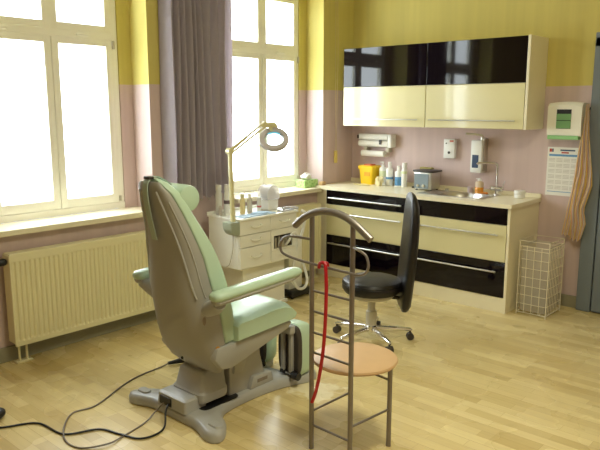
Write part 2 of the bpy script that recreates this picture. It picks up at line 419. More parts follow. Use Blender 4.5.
# ================================================================ UPPER CABINETS
YU = 5.15
def handle_bar(name, x0, x1, y, z, parent, r=.006):
    b = BM(); cyl(b, (x0, y-.035, z), (x1, y-.035, z), r, n=12)
    for x in (x0+.04, x1-.04): cyl(b, (x, y-.035, z), (x, y, z), r*.8, n=10)
    return part(name, b, M['steel'], parent)
def upper(x0, x1, label):
    t = thing('wall_cabinet', label, 'cabinet', ((x0+x1)/2, 5.33, 1.485), 'wall cabinets above the worktop')
    b = BM(); box(b, (x0, YU+.02, 1.485), (x1, YB-.001, 2.22), .002); part('body', b, M['carcass'], t, False)
    b = BM(); box(b, (x0+.002, YU-.001, 1.857), (x1-.002, YU+.018, 2.218), .002); part('upper_flap', b, M['gblack'], t, False)
    b = BM(); box(b, (x0+.002, YU-.001, 1.487), (x1-.002, YU+.018, 1.853), .002); d_ = part('lower_flap', b, M['cream'], t, False)
    handle_bar('handle', x0+.05, x1-.06, YU, 1.553, d_)
upper(-4.05, -3.125, 'wall cabinet with black upper flap, left of the pair above the worktop')
upper(-3.12, -2.215, 'wall cabinet with black upper flap above the sink, right of the pair')
b = BM(); box(b, (-2.213, YU, 1.483), (-2.19, YB-.001, 2.222), .002); tag(obj('side_panel', b, M['carcass']), 'cream end panel closing the right side of the wall cabinets', 'panel')

# ================================================================ LOWER CABINETS
YL = 4.93
def lower(x0, x1, label, sink):
    t = thing('drawer_cabinet', label, 'cabinet', ((x0+x1)/2, 5.2, 0), 'base cabinets under the worktop')
    b = BM(); box(b, (x0, YL+.02, .125), (x1, YB-.001, .70 if sink else .868), .002)
    if sink: box(b, (x0, YL+.02, .70), (x0+.018, YB-.001, .868)); box(b, (x1-.018, YL+.02, .70), (x1, YB-.001, .868)); box(b, (x0, YL+.02, .70), (x1, YL+.036, .868))
    part('body', b, M['carcass'], t, False)
    for nm, z0, z1, m, hz in (('drawer_front', .13, .422, 'gblack', .345), ('drawer_front', .427, .726, 'cream', .648), ('front_panel' if sink else 'drawer_front', .731, .868, 'gblack', .795)):
        b = BM(); box(b, (x0+.002, YL-.001, z0), (x1-.002, YL+.018, z1), .002); d_ = part(nm, b, M[m], t, False)
        if nm == 'drawer_front': handle_bar('handle', x0+.05, x1-.06, YL, hz, d_, .008)
    b = BM(); box(b, (x0, YL+.006, 0), (x1, YL+.024, .127), .001); part('plinth', b, M['carcass'], t, False)
lower(-4.075, -3.125, 'black and cream three-drawer base cabinet, left one, behind the black stool', False)
lower(-3.12, -2.205, 'black and cream base cabinet with two drawers below the sink', True)
b = BM(); box(b, (-2.203, YL, 0), (-2.18, YB-.001, .868), .002); tag(obj('side_panel', b, M['carcass']), 'cream end panel at the right of the base cabinets, beside the wire basket', 'panel')
b = BM(); box(b, (XL+.001, YL+.004, 0), (-4.077, YL+.022, .868), .001); tag(obj('filler_panel', b, M['carcass']), 'narrow cream filler strip between base cabinet and window wall', 'panel')
# worktop with a sink cut-out
t = thing('worktop', 'cream worktop running along the base cabinets, with low upstand', 'worktop', (-3.19, 5.2, .87))
SX0, SX1, SY0, SY1 = -3.10, -2.52, 5.06, 5.37
b = BM(); x0, x1, y0, y1 = XL+.001, -2.165, 4.905, YB-.001; z0, z1 = .870, .902
box(b, (x0, y0, z0), (SX0, y1, z1)); box(b, (SX1, y0, z0), (x1, y1, z1)); box(b, (SX0, y0, z0), (SX1, SY0, z1)); box(b, (SX0, SY1, z0), (SX1, y1, z1))
part('countertop', b, M['worktop'], t, False)
b = BM(); box(b, (x0, YB-.022, z1-.001), (x1, YB-.002, z1+.035), .004); part('upstand', b, M['worktop'], t, False)
# sink
t = thing('sink', 'stainless steel sink with drainer set into the worktop', 'sink', (-2.81, 5.2, .78))
b = BM(); o_ = .025
zt = .9055
def quad(b, *p): b.faces.new([b.verts.new(q) for q in p])
rim = BM()
for a, c in (((SX0-o_, SY0-o_), (SX1+o_, SY0+.02)), ((SX0-o_, SY1-.02), (SX1+o_, SY1+o_)), ((SX0-o_, SY0+.02), (SX0+.15, SY1-.02)), ((SX1-.02, SY0+.02), (SX1+o_, SY1-.02))):
    box(rim, (a[0], a[1], .9022), (c[0], c[1], zt))
part('rim', rim, M['steel'], t, False)
bx0, bx1, by0, by1 = SX0+.15, SX1-.02, SY0+.02, SY1-.02
rg = lambda s, z: [(bx0+s, by0+s, z), (bx1-s, by0+s, z), (bx1-s, by1-s, z), (bx0+s, by1-s, z)]
loft(b, [rg(0, zt), rg(.008, .80), rg(.03, .775)], False); b.faces.new([b.verts.new(p) for p in rg(.03, .775)])
bmesh.ops.remove_doubles(b, verts=b.verts[:], dist=1e-5)
part('basin', b, M['steel'], t, False)
b = BM()
for k in range(7): cyl(b, (SX0+.01+k*.02, SY0+.05, zt+.001), (SX0+.01+k*.02, SY1-.05, zt+.001), .003, n=8)
part('drainer_ribs', b, M['steel'], t)
b = BM(); lathe(b, ((bx0+bx1)/2, (by0+by1)/2, .776), [(.001, 0), (.04, 0), (.04, .003), (.03, .006), (.001, .006)], 20); part('drain_plug', b, M['chrome'], t)
b = BM(); cyl(b, (-3.0, SY1+.005, zt), (-3.0, SY1+.005, zt+.02), .018); part('overflow_knob', b, M['chrome'], t)
# faucet
fx, fy = -2.535, 5.415
t = thing('faucet', 'chrome L-shaped swivel mixer tap behind the sink', 'faucet', (fx, fy, .902))
b = BM(); lathe(b, (fx, fy, .902), [(.026, 0), (.026, .006), (.018, .010), (.018, .05), (.014, .055)], 20); part('tap_base', b, M['chrome'], t)
b = BM(); pts = [(fx, fy, .95), (fx, fy, 1.155)]+[(fx-.035*(1-math.cos(a))*.55, fy-.035*(1-math.cos(a))*.83, 1.155+.03*math.sin(a)) for a in (R(20), R(45), R(70), R(90))]+[(fx-.105, fy-.165, 1.186), (fx-.11, fy-.172, 1.178)]
tube(b, pts, .0105, 12); part('spout', b, M['chrome'], t)
b = BM(); cyl(b, (fx-.05, fy, .957), (fx+.055, fy, .957), .022); part('mixer_body', b, M['chrome'], t)
b = BM(); tube(b, [(fx+.052, fy, .962), (fx+.075, fy-.01, 1.03)], [.006, .004], 8); part('tap_lever', b, M['chrome'], t)

# ================================================================ THINGS ON THE BACK WALL
t = thing('roll_dispenser', 'white twin-bar paper and film roll dispenser on the pink wall', 'dispenser', (-3.85, 5.49, 1.2))
b = BM(); box(b, (-3.70, 5.41, 1.27), (-3.655, YB-.001, 1.40), .008); box(b, (-4.05, 5.46, 1.27), (-3.70, YB-.001, 1.395), .004); part('housing', b, M['white'], t)
for z in (1.372, 1.306):
    b = BM(); cyl(b, (-4.055, 5.435, z), (-3.70, 5.435, z), .031); part('paper_roll', b, M['paper'], t)
b = BM(); box(b, (-4.065, 5.40, 1.355), (-4.045, 5.41, 1.39), .002); box(b, (-3.79, 5.395, 1.30), (-3.765, 5.41, 1.345), .002); split('end_clip', b, M['dark'], t, False)
b = BM(); cyl(b, (-4.02, 5.435, 1.205), (-3.745, 5.435, 1.205), .030); part('paper_roll', b, M['paper'], t)
b = BM()
for x in (-3.985, -3.72): box(b, (x-.018, 5.44, 1.225), (x+.018, YB-.001, 1.272), .003)
tube(b, spline([(-3.72, 5.46, 1.23), (-3.735, 5.43, 1.19), (-3.70, 5.44, 1.19), (-3.715, 5.47, 1.23)], 4), .004, 6)
split('hanger_clip', b, M['lgrey'], t)

t = thing('wall_switch_box', 'small white wall box with socket between roll dispenser and soap dispenser', 'electrical box', (-3.04, 5.49, 1.19))
b = BM(); box(b, (-3.10, 5.455, 1.195), (-2.985, YB-.001, 1.375), .008); part('plate', b, M['white'], t)
b = BM(); cyl(b, (-3.04, 5.456, 1.25), (-3.04, 5.450, 1.25), .012, n=12); cyl(b, (-3.07, 5.456, 1.335), (-3.07, 5.450, 1.335), .006, n=12); split('knob', b, M['dark'], t)
b = BM(); box(b, (-3.035, 5.452, 1.348), (-2.998, 5.456, 1.364)); part('red_label', b, mat('faded_red_print', (205, 120, 100), .6), t, False)

t = thing('soap_dispenser', 'wall soap dispenser with elbow lever above the sink', 'soap dispenser', (-2.74, 5.49, 1.08))
b = BM(); box(b, (-2.795, 5.40, 1.085), (-2.685, YB-.001, 1.375), .012); part('dispenser_body', b, M['white'], t)
b = BM(); box(b, (-2.775, 5.398, 1.13), (-2.715, 5.402, 1.245)); part('front_label', b, M['navy'], t, False)
b = BM(); box(b, (-2.684, 5.42, 1.10), (-2.676, YB-.001, 1.39), .003); part('back_bracket', b, M['steel'], t)
b = BM(); tube(b, spline([(-2.70, 5.44, 1.37), (-2.70, 5.42, 1.415), (-2.73, 5.40, 1.425), (-2.78, 5.37, 1.430), (-2.82, 5.34, 1.433)], 5), [.010]*20+[.006], 8, flat=1); cyl(b, (-2.70, 5.44, 1.36), (-2.70, 5.44, 1.40), .022, n=16)
part('elbow_lever', b, M['steel'], t)

def part_dx(name, b, m, p, smooth=True):
    for v in b.verts: v.co.x += .028
    return part(name, b, m, p, smooth)
t = thing('paper_towel_dispenser', 'cream wall dispenser holding green paper towels, above the calendar', 'dispenser', (-2.0, 5.49, 1.4))
b = BM()
sec = []
for i in range(9):
    x = -2.135+.27*i/8; tz = 1.695+.012*math.sin(PI*i/8)
    sec.append([(x, 5.375, 1.44), (x, 5.365, 1.50), (x, 5.365, tz-.03), (x, 5.385, tz-.006), (x, 5.41, tz), (x, YB-.002, tz), (x, YB-.002, 1.435), (x, 5.39, 1.43)])
loft(b, sec); 
part_dx('dispenser_case', b, M['cart'], t)
b = BM(); box(b, (-2.06, 5.362, 1.492), (-1.945, 5.366, 1.645)); part_dx('viewing_window', b, M['black'], t, False)
b = BM(); box(b, (-2.06, 5.360, 1.494), (-1.945, 5.363, 1.555), .001); box(b, (-2.06, 5.359, 1.560), (-1.945, 5.363, 1.610), .001); part_dx('towel_stack', b, M['dgreen'], t, False)
b = BM(); box(b, (-2.13, 5.372, 1.405), (-1.885, 5.46, 1.436), .003); part_dx('paper_tongue', b, M['green'], t, False)
b = BM(); cyl(b, (-2.145, 5.42, 1.60), (-2.145, 5.42, 1.64), .006, n=8); part_dx('key_lock', b, M['dark'], t)

def part_cal(name, b, m, p, smooth=True):
    for v in b.verts: v.co += Vector((-.012, 0, -.022))
    return part(name, b, m, p, smooth)
def split_cal(name, b, m, p, smooth=True):
    for v in b.verts: v.co += Vector((-.012, 0, -.022))
    return split(name, b, m, p, smooth)
t = thing('wall_calendar', 'white wall calendar sheet with blue header strip under the towel dispenser', 'calendar', (-1.98, 5.495, .95))
b = BM(); box(b, (-2.125, 5.4965, .955), (-1.855, 5.4995, 1.358)); part_cal('sheet', b, M['paper'], t, False)
b = BM(); box(b, (-2.11, 5.4955, 1.283), (-1.87, 5.4966, 1.300)); box(b, (-2.11, 5.4955, .985), (-1.90, 5.4966, .990)); split_cal('blue_strip', b, M['blue'], t, False)
b = BM(); box(b, (-2.11, 5.4955, 1.318), (-2.09, 5.4966, 1.345)); box(b, (-2.01, 5.4955, 1.308), (-1.95, 5.4966, 1.320)); split_cal('red_print', b, mat('red_print', (190, 70, 60), .6), t, False)
b = BM(); box(b, (-2.088, 5.4955, 1.318), (-2.076, 5.4966, 1.345)); box(b, (-2.02, 5.4955, 1.328), (-1.90, 5.4966, 1.340)); part_cal('dark_print', b, M['navy'], t, False)
b = BM()
for r_ in range(6):
    for c_ in range(4):
        for q in range(3):
            x = -2.11+c_*.061; z = 1.265-r_*.046-q*.011
            box(b, (x, 5.4958, z-.004), (x+.052, 5.4966, z))
part_cal('date_rows', b, mat('pale_grey_print', (196, 192, 182), .7), t, False)

# hook and towel
b = BM(); lathe(b, (-1.81, YB-.001, 1.655), [(.012, 0), (.012, .006), (.006, .01)], 12, (0, -1, 0)); tube(b, spline([(-1.81, 5.49, 1.655), (-1.81, 5.44, 1.645), (-1.81, 5.42, 1.655), (-1.81, 5.415, 1.675)], 4), .005, 8)
tag(obj('wall_hook', b, M['dark'], None, True), 'small dark wall hook right of the towel dispenser', 'hook')
def cloth(b, rows, n=30, y0=5.405, uvw=1):
    """rows: (z, xa, xb, amplitude, folds)"""
    uv = b.loops.layers.uv.verify(); G = []
    for i, (z, xa, xb, am, fo) in enumerate(rows):
        G.append([(b.verts.new((xa+(xb-xa)*j/n, y0+am*math.sin(fo*2*PI*j/n+i*.25), z+.01*math.sin(j*.5)*(1 if i in (0, len(rows)-1) else 0))), j/n, i/len(rows)) for j in range(n+1)])
    for i in range(len(G)-1):
        for j in range(n):
            q = (G[i][j], G[i][j+1], G[i+1][j+1], G[i+1][j]); f = b.faces.new([a[0] for a in q]); f.smooth = True
            for l_, a in zip(f.loops, q): l_[uv].uv = (a[1]*uvw, a[2])
def lerp_rows(keys, n):
    out = []
    for i in range(n+1):
        z = keys[0][0]+(keys[-1][0]-keys[0][0])*i/n
        for a, c in zip(keys, keys[1:]):
            if c[0] <= z+1e-9: t_ = (a[0]-z)/(a[0]-c[0]); out.append((z, *[u+(v-u)*t_ for u, v in zip(a[1:], c[1:])])); break
    return out
b = BM()
cloth(b, lerp_rows([(1.68, -1.815, -1.797, .006, 2), (1.5, -1.84, -1.79, .012, 2), (1.3, -1.865, -1.79, .014, 2), (1.0, -1.885, -1.80, .014, 2), (.62, -1.94, -1.85, .012, 2)], 22))
cloth(b, lerp_rows([(1.68, -1.812, -1.795, .006, 2), (1.45, -1.83, -1.765, .014, 2.5), (1.15, -1.83, -1.725, .018, 2.5), (1.05, -1.85, -1.72, .018, 2.5), (.85, -1.87, -1.775, .018, 2.5), (.74, -1.86, -1.75, .016, 2.5), (.60, -1.86, -1.78, .014, 2.5)], 24), y0=5.375)
bmesh.ops.solidify(b, geom=b.faces[:], thickness=.004)
tag(obj('towel', b, M['towel'], None, True), 'yellow and pink striped cloth towel hanging beside the grey door', 'towel')

# blind cord on the window wall
t = thing('blind_cord', 'thin blind cord with pale yellow pull on the wall by the far window', 'blind cord', (-4.17, 5.18, 1.1))
b = BM(); tube(b, [(-4.165, 5.175, 1.23), (-4.17, 5.172, 2.2), (-4.175, 5.17, 3.15)], .0022, 6); tube(b, [(-4.165, 5.19, 1.23), (-4.17, 5.21, 2.2), (-4.175, 5.19, 3.15)], .0022, 6); box(b, (XL, 5.14, 3.14), (-4.16, 5.22, 3.18), .004); part('cord', b, M['cord'], t)
b = BM(); box(b, (-4.178, 5.165, 1.11), (-4.155, 5.20, 1.235), .006); part('cord_pull', b, mat('pale_yellow_plastic', (226, 204, 110), .5), t)

# ================================================================ THINGS ON THE WORKTOP
ZW = .902
t = thing('sharps_bin', 'yellow plastic waste bin with orange lid on the worktop', 'bin', (-3.885, 5.38, ZW))
b = BM()
def rr(cx, cy, hx, hy, z, r=.02, k=4):
    o_ = []
    for sx, sy, a0 in ((1, 1, 0), (-1, 1, 90), (-1, -1, 180), (1, -1, 270)):
        for i in range(k+1):
            a = R(a0+90*i/k); o_.append((cx+sx*(hx-r)+r*math.cos(a), cy+sy*(hy-r)+r*math.sin(a), z))
    return o_
loft(b, [rr(-3.885, 5.38, .072, .06, ZW), rr(-3.885, 5.38, .085, .07, ZW+.15)]); part('tub', b, M['yellow'], t)
b = BM(); loft(b, [rr(-3.885, 5.38, .093, .078, ZW+.15), rr(-3.885, 5.38, .095, .08, ZW+.178), rr(-3.885, 5.38, .085, .07, ZW+.188)]); box(b, (-3.797, 5.36, ZW+.165), (-3.777, 5.40, ZW+.18), .004); part('lid_rim', b, M['yellow'], t)
b = BM(); loft(b, [rr(-3.885, 5.38, .055, .045, ZW+.186), rr(-3.885, 5.38, .05, .04, ZW+.20)]); part('lid', b, M['yellow_lid'], t)
b = BM(); box(b, (-3.90, 5.307, ZW+.085), (-3.83, 5.312, ZW+.125), .001); part('warning_label', b, mat('orange_print', (232, 166, 30), .6), t, False)
def bottle(name, x, y, z, r, h, label, cat, body, cap, band=None, neck=.4, group=None, pump=False, bandm=None):
    t = thing(name, label, cat, (x, y, z), group)
    b = BM(); hb = h*.78
    lathe(b, (x, y, z), [(r*.92, 0), (r, .004), (r, hb*.86), (r*.85, hb*.94), (r*neck, hb), (r*neck, hb+.006)], 20); part('bottle_body', b, body, t)
    b = BM()
    if pump:
        lathe(b, (x, y, z+hb+.004), [(r*neck*1.2, 0), (r*neck*1.2, .012), (.004, .014), (.004, h-hb-.012)], 14); tube(b, [(x, y, z+h-.008), (x-.03, y-.01, z+h-.010)], .004, 8)
        lathe(b, (x, y, z+h-.016), [(.009, 0), (.009, .01), (.004, .014)], 12)
    else: lathe(b, (x, y, z+hb+.004), [(r*neck*1.25, 0), (r*neck*1.2, (h-hb)*.9), (r*neck*.8, h-hb-.004)], 14)
    part('cap', b, cap, t)
    if band:
        b = BM(); lathe(b, (x, y, z+band[0]*h), [(r*1.0, 0), (r*1.02, .001), (r*1.02, band[1]*h-.001), (r*1.0, band[1]*h)], 20); part('label_band', b, bandm or M['blue'], t)
    return t
pale = mat('pale_green_label', (222, 230, 190), .6)
bottle('pump_bottle', -3.735, 5.40, ZW, .037, .235, 'white pump bottle beside the yellow bin on the worktop', 'bottle', M['white'], M['white'], (.35, .25), pump=True, bandm=pale, group='bottles on the worktop')
bottle('spray_bottle', -3.645, 5.385, ZW, .036, .235, 'white bottle with thin blue band, second from the yellow bin', 'bottle', M['white'], M['white'], (.28, .09), pump=False, group='bottles on the worktop')
bottle('disinfectant_bottle', -3.545, 5.39, ZW, .035, .20, 'clear white bottle with large blue label on the worktop', 'bottle', M['white'], M['white'], (.05, .42), group='bottles on the worktop')
bottle('slim_bottle', -3.475, 5.385, ZW, .028, .235, 'slim pale bottle with greenish label, nearest the grey device', 'bottle', M['white'], M['white'], (.55, .1), bandm=pale, group='bottles on the worktop', neck=.7)
# crumpled glove / papers
def blob(b, c, r, sz=1, seed=0, am=.35, sub=3):
    r_ = bmesh.ops.create_icosphere(b, subdivisions=sub, radius=1)
    for v in r_['verts']:
        n_ = noise.noise(v.co*1.7+Vector((seed, seed*2, 0)))*am+noise.noise(v.co*4+Vector((seed, 0, 3)))*am*.5
        k_ = 1+n_
        v.co = Vector((c[0]+v.co.x*r[0]*k_, c[1]+v.co.y*r[1]*k_, c[2]+max(-.95, v.co.z*k_)*r[2]))
        v.co.z = max(v.co.z, c[2]-r[2]*.9)
    for f in b.faces: f.smooth = True
b = BM(); blob(b, (-3.70, 5.29, ZW+.045), (.034, .026, .05), seed=4, am=1.1); tag(obj('crumpled_gloves', b, mat('cream_latex', (236, 224, 176), .6), None, True), 'crumpled cream gloves in front of the pump bottle', 'gloves')
b = BM(); blob(b, (-3.86, 5.22, ZW+.008), (.10, .03, .009), seed=9, am=.3); tag(obj('folded_paper', b, mat('straw_paper', (226, 210, 150), .7), None, True), 'flat straw-coloured folded paper in front of the yellow bin', 'paper')
t = thing('ultrasonic_cleaner', 'grey steel box device with dark lid on the worktop left of the sink', 'cleaning device', (-3.2, 5.33, ZW))
b = BM(); box(b, (-3.28, 5.25, ZW+.012), (-3.09, 5.40, ZW+.17), .006); part('housing', b, M['steel'], t)
b = BM(); box(b, (-3.275, 5.246, ZW+.02), (-3.125, 5.251, ZW+.155), .001); fp = part('control_panel', b, mat('blue_grey_panel', (128, 142, 150), .4), t, False)
b = BM()
for x, r_ in ((-3.235, .012), (-3.175, .014)): lathe(b, (x, 5.247, ZW+.045), [(r_, 0), (r_, .012), (r_*.7, .014)], 14, (0, -1, 0))
split('control_knob', b, M['lgrey'], fp)
b = BM(); box(b, (-3.292, 5.24, ZW+.17), (-3.075, 5.41, ZW+.188), .005); part('lid', b, M['dark'], t)
b = BM()
for x in (-3.26, -3.11):
    for y in (5.27, 5.38): cyl(b, (x, y, ZW), (x, y, ZW+.014), .01, n=10)
split('foot', b, M['black'], t)
b = BM(); tube(b, spline([(-3.30, 5.39, ZW+.05), (-3.33, 5.40, ZW+.04), (-3.345, 5.38, ZW+.012), (-3.345, 5.33, ZW+.012)], 5), .008, 8); part('power_cord', b, M['black'], t)
b = BM(); box(b, (-3.33, 5.42, ZW), (-3.20, 5.475, ZW+.20), .01); tag(obj('small_carton', b, mat('olive_card', (170, 160, 96), .7), None, False), 'olive carton standing behind the grey device', 'carton')
t = bottle('hand_soap_bottle', -2.70, 5.415, ZW, .038, .14, 'clear pump bottle of amber liquid soap behind the sink', 'bottle', mat('clear_bottle_plastic', (222, 200, 170), .2), M['white'], (.03, .38), pump=True, bandm=M['amber'])
b = BM(); box(b, (-2.68, 5.385, ZW), (-2.61, 5.41, ZW+.018), .006); tag(obj('sponge', b, mat('orange_sponge', (196, 120, 40), .9)), 'small orange sponge next to the amber soap bottle', 'sponge')
b = BM(); lathe(b, (-2.80, 5.44, ZW), [(.022, 0), (.026, .004), (.026, .05), (.022, .052), (.022, .006), (.001, .006)], 18); tag(obj('cup', b, mat('pale_lilac_plastic', (196, 180, 186), .4), None, True), 'small pale lilac cup left of the amber soap bottle', 'cup')
t = thing('cream_jar', 'round white lidded jar at the right end of the worktop', 'jar', (-2.30, 5.36, ZW))
b = BM(); lathe(b, (-2.30, 5.36, ZW), [(.035, 0), (.043, .006), (.045, .03), (.038, .038)], 24); part('jar_body', b, M['white'], t)
b = BM(); lathe(b, (-2.30, 5.36, ZW+.038), [(.046, 0), (.047, .004), (.047, .022), (.042, .027), (.001, .028)], 24); part('lid', b, M['white'], t)

# ================================================================ THINGS ON THE SILL
t = thing('tissue_box', 'leaf-print tissue box with white tissue on the far window sill', 'tissue box', (-4.27, 4.87, SILL))
b = BM(); box(b, (-4.33, 4.76, SILL), (-4.21, 4.96, SILL+.075), .003); part('box_body', b, M['leaf'], t, False)
b = BM(); blob(b, (-4.27, 4.85, SILL+.10), (.035, .055, .035), seed=2, am=.7); part('tissue', b, M['paper'], t)
b = BM(); box(b, (-4.19, 4.94, SILL), (-4.14, 5.0, SILL+.055), .008); tag(obj('small_box', b, M['tan'], None, True), 'little tan box at the end of the sill beside the tissue box', 'box')

# ================================================================ DRAWER CART
CX0, CX1, CY0, CY1, CZ0, CZ1 = -4.05, -3.68, 3.40, 4.06, .40, .80
t = thing('drawer_cart', 'cream pedicure cart with drawers on a pedestal under the far window', 'cart', (-3.85, 3.75, 0))
b = BM()
box(b, (CX0, CY0, CZ0), (CX1-.018, CY1, CZ1-.012), .003); part('body', b, M['cart'], t, False)
b = BM(); box(b, (CX0-.01, CY0-.01, CZ1-.012), (CX1+.012, CY1+.01, CZ1+.006), .004); box(b, (CX0-.01, CY0-.01, CZ1+.004), (CX0+.0, CY1+.01, CZ1+.028), .003)
part('top_tray', b, M['cart'], t)
def drawer(y0, y1, z0, z1):
    b = BM(); box(b, (CX1-.016, y0+.003, z0+.003), (CX1, y1-.003, z1-.003), .003); d_ = part('drawer', b, M['cart'], t, False)
    c = (y0+y1)/2; zz = (z0+z1)/2+.008
    b = BM(); tube(b, spline([(CX1, c-.055, zz+.006), (CX1+.018, c-.045, zz-.004), (CX1+.02, c, zz-.012), (CX1+.018, c+.045, zz-.004), (CX1, c+.055, zz+.006)], 5), .006, 8); part('handle', b, M['cart'], d_)
ym = 3.745
drawer(CY0, ym, .672, CZ1-.012); drawer(CY0, ym, .572, .672); drawer(CY0, ym, CZ0, .572)
drawer(ym, CY1, .672, CZ1-.012); drawer(ym, CY1, CZ0, .50)
b = BM()   # open bay
box(b, (CX1-.016, ym+.003, .50), (CX1, ym+.035, .672)); box(b, (CX1-.016, CY1-.05, .50), (CX1, CY1-.003, .672)); box(b, (CX1-.016, ym+.035, .62), (CX1, CY1-.05, .672)); box(b, (CX1-.016, ym+.035, .50), (CX1, CY1-.05, .512))
part('bay_frame', b, M['cart'], t, False)
b = BM(); box(b, (CX1-.0175, ym+.03, .51), (CX1-.014, CY1-.045, .622)); part('bay_recess', b, M['dark'], t, False)
b = BM()
for y in (ym+.06, ym+.10, ym+.19): cyl(b, (CX1-.008, y, .512), (CX1-.008, y, .605), .012, n=12)
box(b, (CX1-.013, ym+.13, .512), (CX1-.002, ym+.165, .60), .002)
part('handpiece_holder', b, M['steel'], t)
b = BM(); box(b, (-4.0, 3.50, .03), (-3.76, 3.99, CZ0), .004); part('pedestal', b, M['cart'], t, False)
b = BM(); box(b, (-4.02, 3.48, 0), (-3.74, 4.01, .03), .006); part('foot_plate', b, M['cart'], t)
b = BM(); cs = spline([(-3.71, CY0+.0, .79), (-3.74, CY0-.013, .70), (-3.75, CY0-.012, .56), (-3.79, CY0-.012, .44), (-3.83, CY0-.01, .41)], 6); tube(b, cs, .0035, 6); part('side_cable', b, M['lgrey'], t)
b = BM(); hs = spline([(-3.70, 3.93, .52), (-3.655, 3.93, .56), (-3.65, 3.97, .62), (-3.65, 4.03, .60), (-3.66, 4.06, .50), (-3.69, 4.06, .38)], 6)
tube(b, hs, .011, 8); part('hose', b, M['white'], t)
# suction unit
t = thing('suction_unit', 'cream suction unit on black wheeled base right of the drawer cart', 'medical unit', (-3.87, 4.22, 0))
b = BM(); box(b, (-4.0, 4.09, .07), (-3.80, 4.27, .70), .02); part('column', b, M['cart'], t)
b = BM(); box(b, (-4.03, 4.06, .015), (-3.73, 4.34, .075), .022, 3); part('wheeled_base', b, M['black'], t)
b = BM()
for x, y in ((-3.99, 4.1), (-3.77, 4.1), (-3.99, 4.3), (-3.77, 4.3)): cyl(b, (x, y-.008, .018), (x, y+.008, .018), .018, n=14)
split('castor', b, M['black'], t)
b = BM(); hs = spline([(-3.66, 4.09, .80), (-3.63, 4.11, .77), (-3.65, 4.10, .62), (-3.70, 4.06, .40), (-3.71, 4.04, .22), (-3.70, 4.09, .115), (-3.70, 4.18, .10), (-3.73, 4.25, .16), (-3.79, 4.26, .30)], 7)
tube(b, hs, .013, 10); part('hose', b, M['white'], t)
# magnifier lamp
t = thing('magnifier_lamp', 'cream jointed magnifier lamp clamped to the cart in front of the window', 'lamp', (-3.71, 3.36, .66))
b = BM(); prism(b, [(3.29, .793), (3.388, .793), (3.388, .69), (3.36, .68), (3.32, .70), (3.297, .735)], 'x', -3.76, -3.66, .008)
part('clamp_bracket', b, mat('grey_green_plastic', (160, 168, 148), .4), t)
b = BM(); cyl(b, (-3.71, 3.36, .79), (-3.71, 3.355, .90), .020); tube(b, [(-3.71, 3.356, .86), (-3.71, 3.34, 1.33)], .019, 12); part('post', b, M['cream'], t)
el = Vector((-3.71, 3.338, 1.335)); hd = Vector((-3.67, 3.665, 1.528))
b = BM(); cyl(b, el+Vector((-.02, 0, 0)), el+Vector((.02, 0, 0)), .026); part('elbow_joint', b, M['cream'], t)
b = BM()
for dz in (.016, -.018): tube(b, [el+Vector((.006, .01, dz)), hd+Vector((.006, 0, dz))], .0085, 10)
split('arm', b, M['cream'], t)
b = BM(); tube(b, [el+Vector((0, .03, .010)), el+(hd-el)*.5], .0075, 8); part('arm_spring', b, M['cord'], t)
b = BM(); cyl(b, hd+Vector((-.018, 0, 0)), hd+Vector((.018, 0, 0)), .022); tube(b, spline([hd, hd+Vector((.02, .03, -.01)), hd+Vector((.03, .06, -.05))], 4), .012, 10); part('head_joint', b, M['cream'], t)
hc = Vector((-3.62, 3.725, 1.412)); nrm = Vector((.50, -.35, .79)).normalized()
nrm = Vector((.50, -.50, .70)).normalized(); a_, b2_ = frame_of(nrm)
def hring(r0, r1, h0, h1, n=40):
    b = BM()
    prof = [(r0, h0), (r1-.008, h0), (r1, h0+.008), (r1, h1-.006), (r1-.006, h1), (r0, h1), (r0, h0)]
    rs = []
    for k in range(n):
        u = a_*math.cos(2*PI*k/n)+b2_*math.sin(2*PI*k/n)
        rs.append([hc+u*r+nrm*h for r, h in prof[:-1]])
    rs.append(rs[0]); loft(b, rs, False); bmesh.ops.remove_doubles(b, verts=b.verts[:], dist=1e-6); return b
part('lamp_head', hring(.078, .117, -.02, .02), M['lampgrey'], t)
b = BM(); lathe(b, hc+nrm*-.004, [(.001, 0), (.079, .001), (.079, .004), (.05, .008), (.001, .010)], 32, nrm); part('lens', b, M['lens'], t)
b = BM(); pts = [hc+nrm*.0+(a_*math.cos(a)+b2_*math.sin(a))*.072 for a in [R(50+8*i) for i in range(11)]]; tube(b, pts, .006, 8); part('ring_tube', b, M['tube'], t)
up = (Vector((0, 0, 1))-nrm*nrm.z).normalized()
b = BM(); tube(b, spline([hd+Vector((.01, .01, 0)), hc+up*.145+nrm*.0, hc+up*.112], 5), [.014, .018, .022, .026, .028, .03, .03, .03, .03, .028, .024], 12, flat=1); part('head_neck', b, M['cream'], t)

# things on the cart
ZT = CZ1+.006
bottle('lotion_bottle', -4.00, 3.47, ZT, .027, .24, 'tall white bottle on the cart, left of the lamp post', 'bottle', M['white'], M['white'], group='bottles on the cart', neck=.75)
bottle('lotion_bottle', -3.965, 3.53, ZT, .027, .24, 'tall white bottle with dark print, right beside the lamp post', 'bottle', M['white'], M['white'], (.35, .12), bandm=mat('dark_print_band', (120, 100, 105), .6), group='bottles on the cart', neck=.75)
bottle('dropper_bottle', -3.93, 3.425, ZT, .014, .10, 'tiny clear dropper bottle at the near corner of the cart', 'bottle', mat('misty_plastic', (200, 190, 180), .3), M['white'], group='bottles on the cart', neck=.5)
bottle('oil_bottle', -3.88, 3.62, ZT, .022, .165, 'bottle of pale amber oil on the cart', 'bottle', mat('pale_amber_oil', (236, 218, 160), .25), M['cream'], group='bottles on the cart', neck=.6)
bottle('spray_bottle', -3.88, 3.70, ZT, .022, .155, 'small clear bottle between the amber bottle and the white tube', 'bottle', mat('misty_glass', (206, 200, 184), .25), M['white'], group='bottles on the cart', neck=.45)
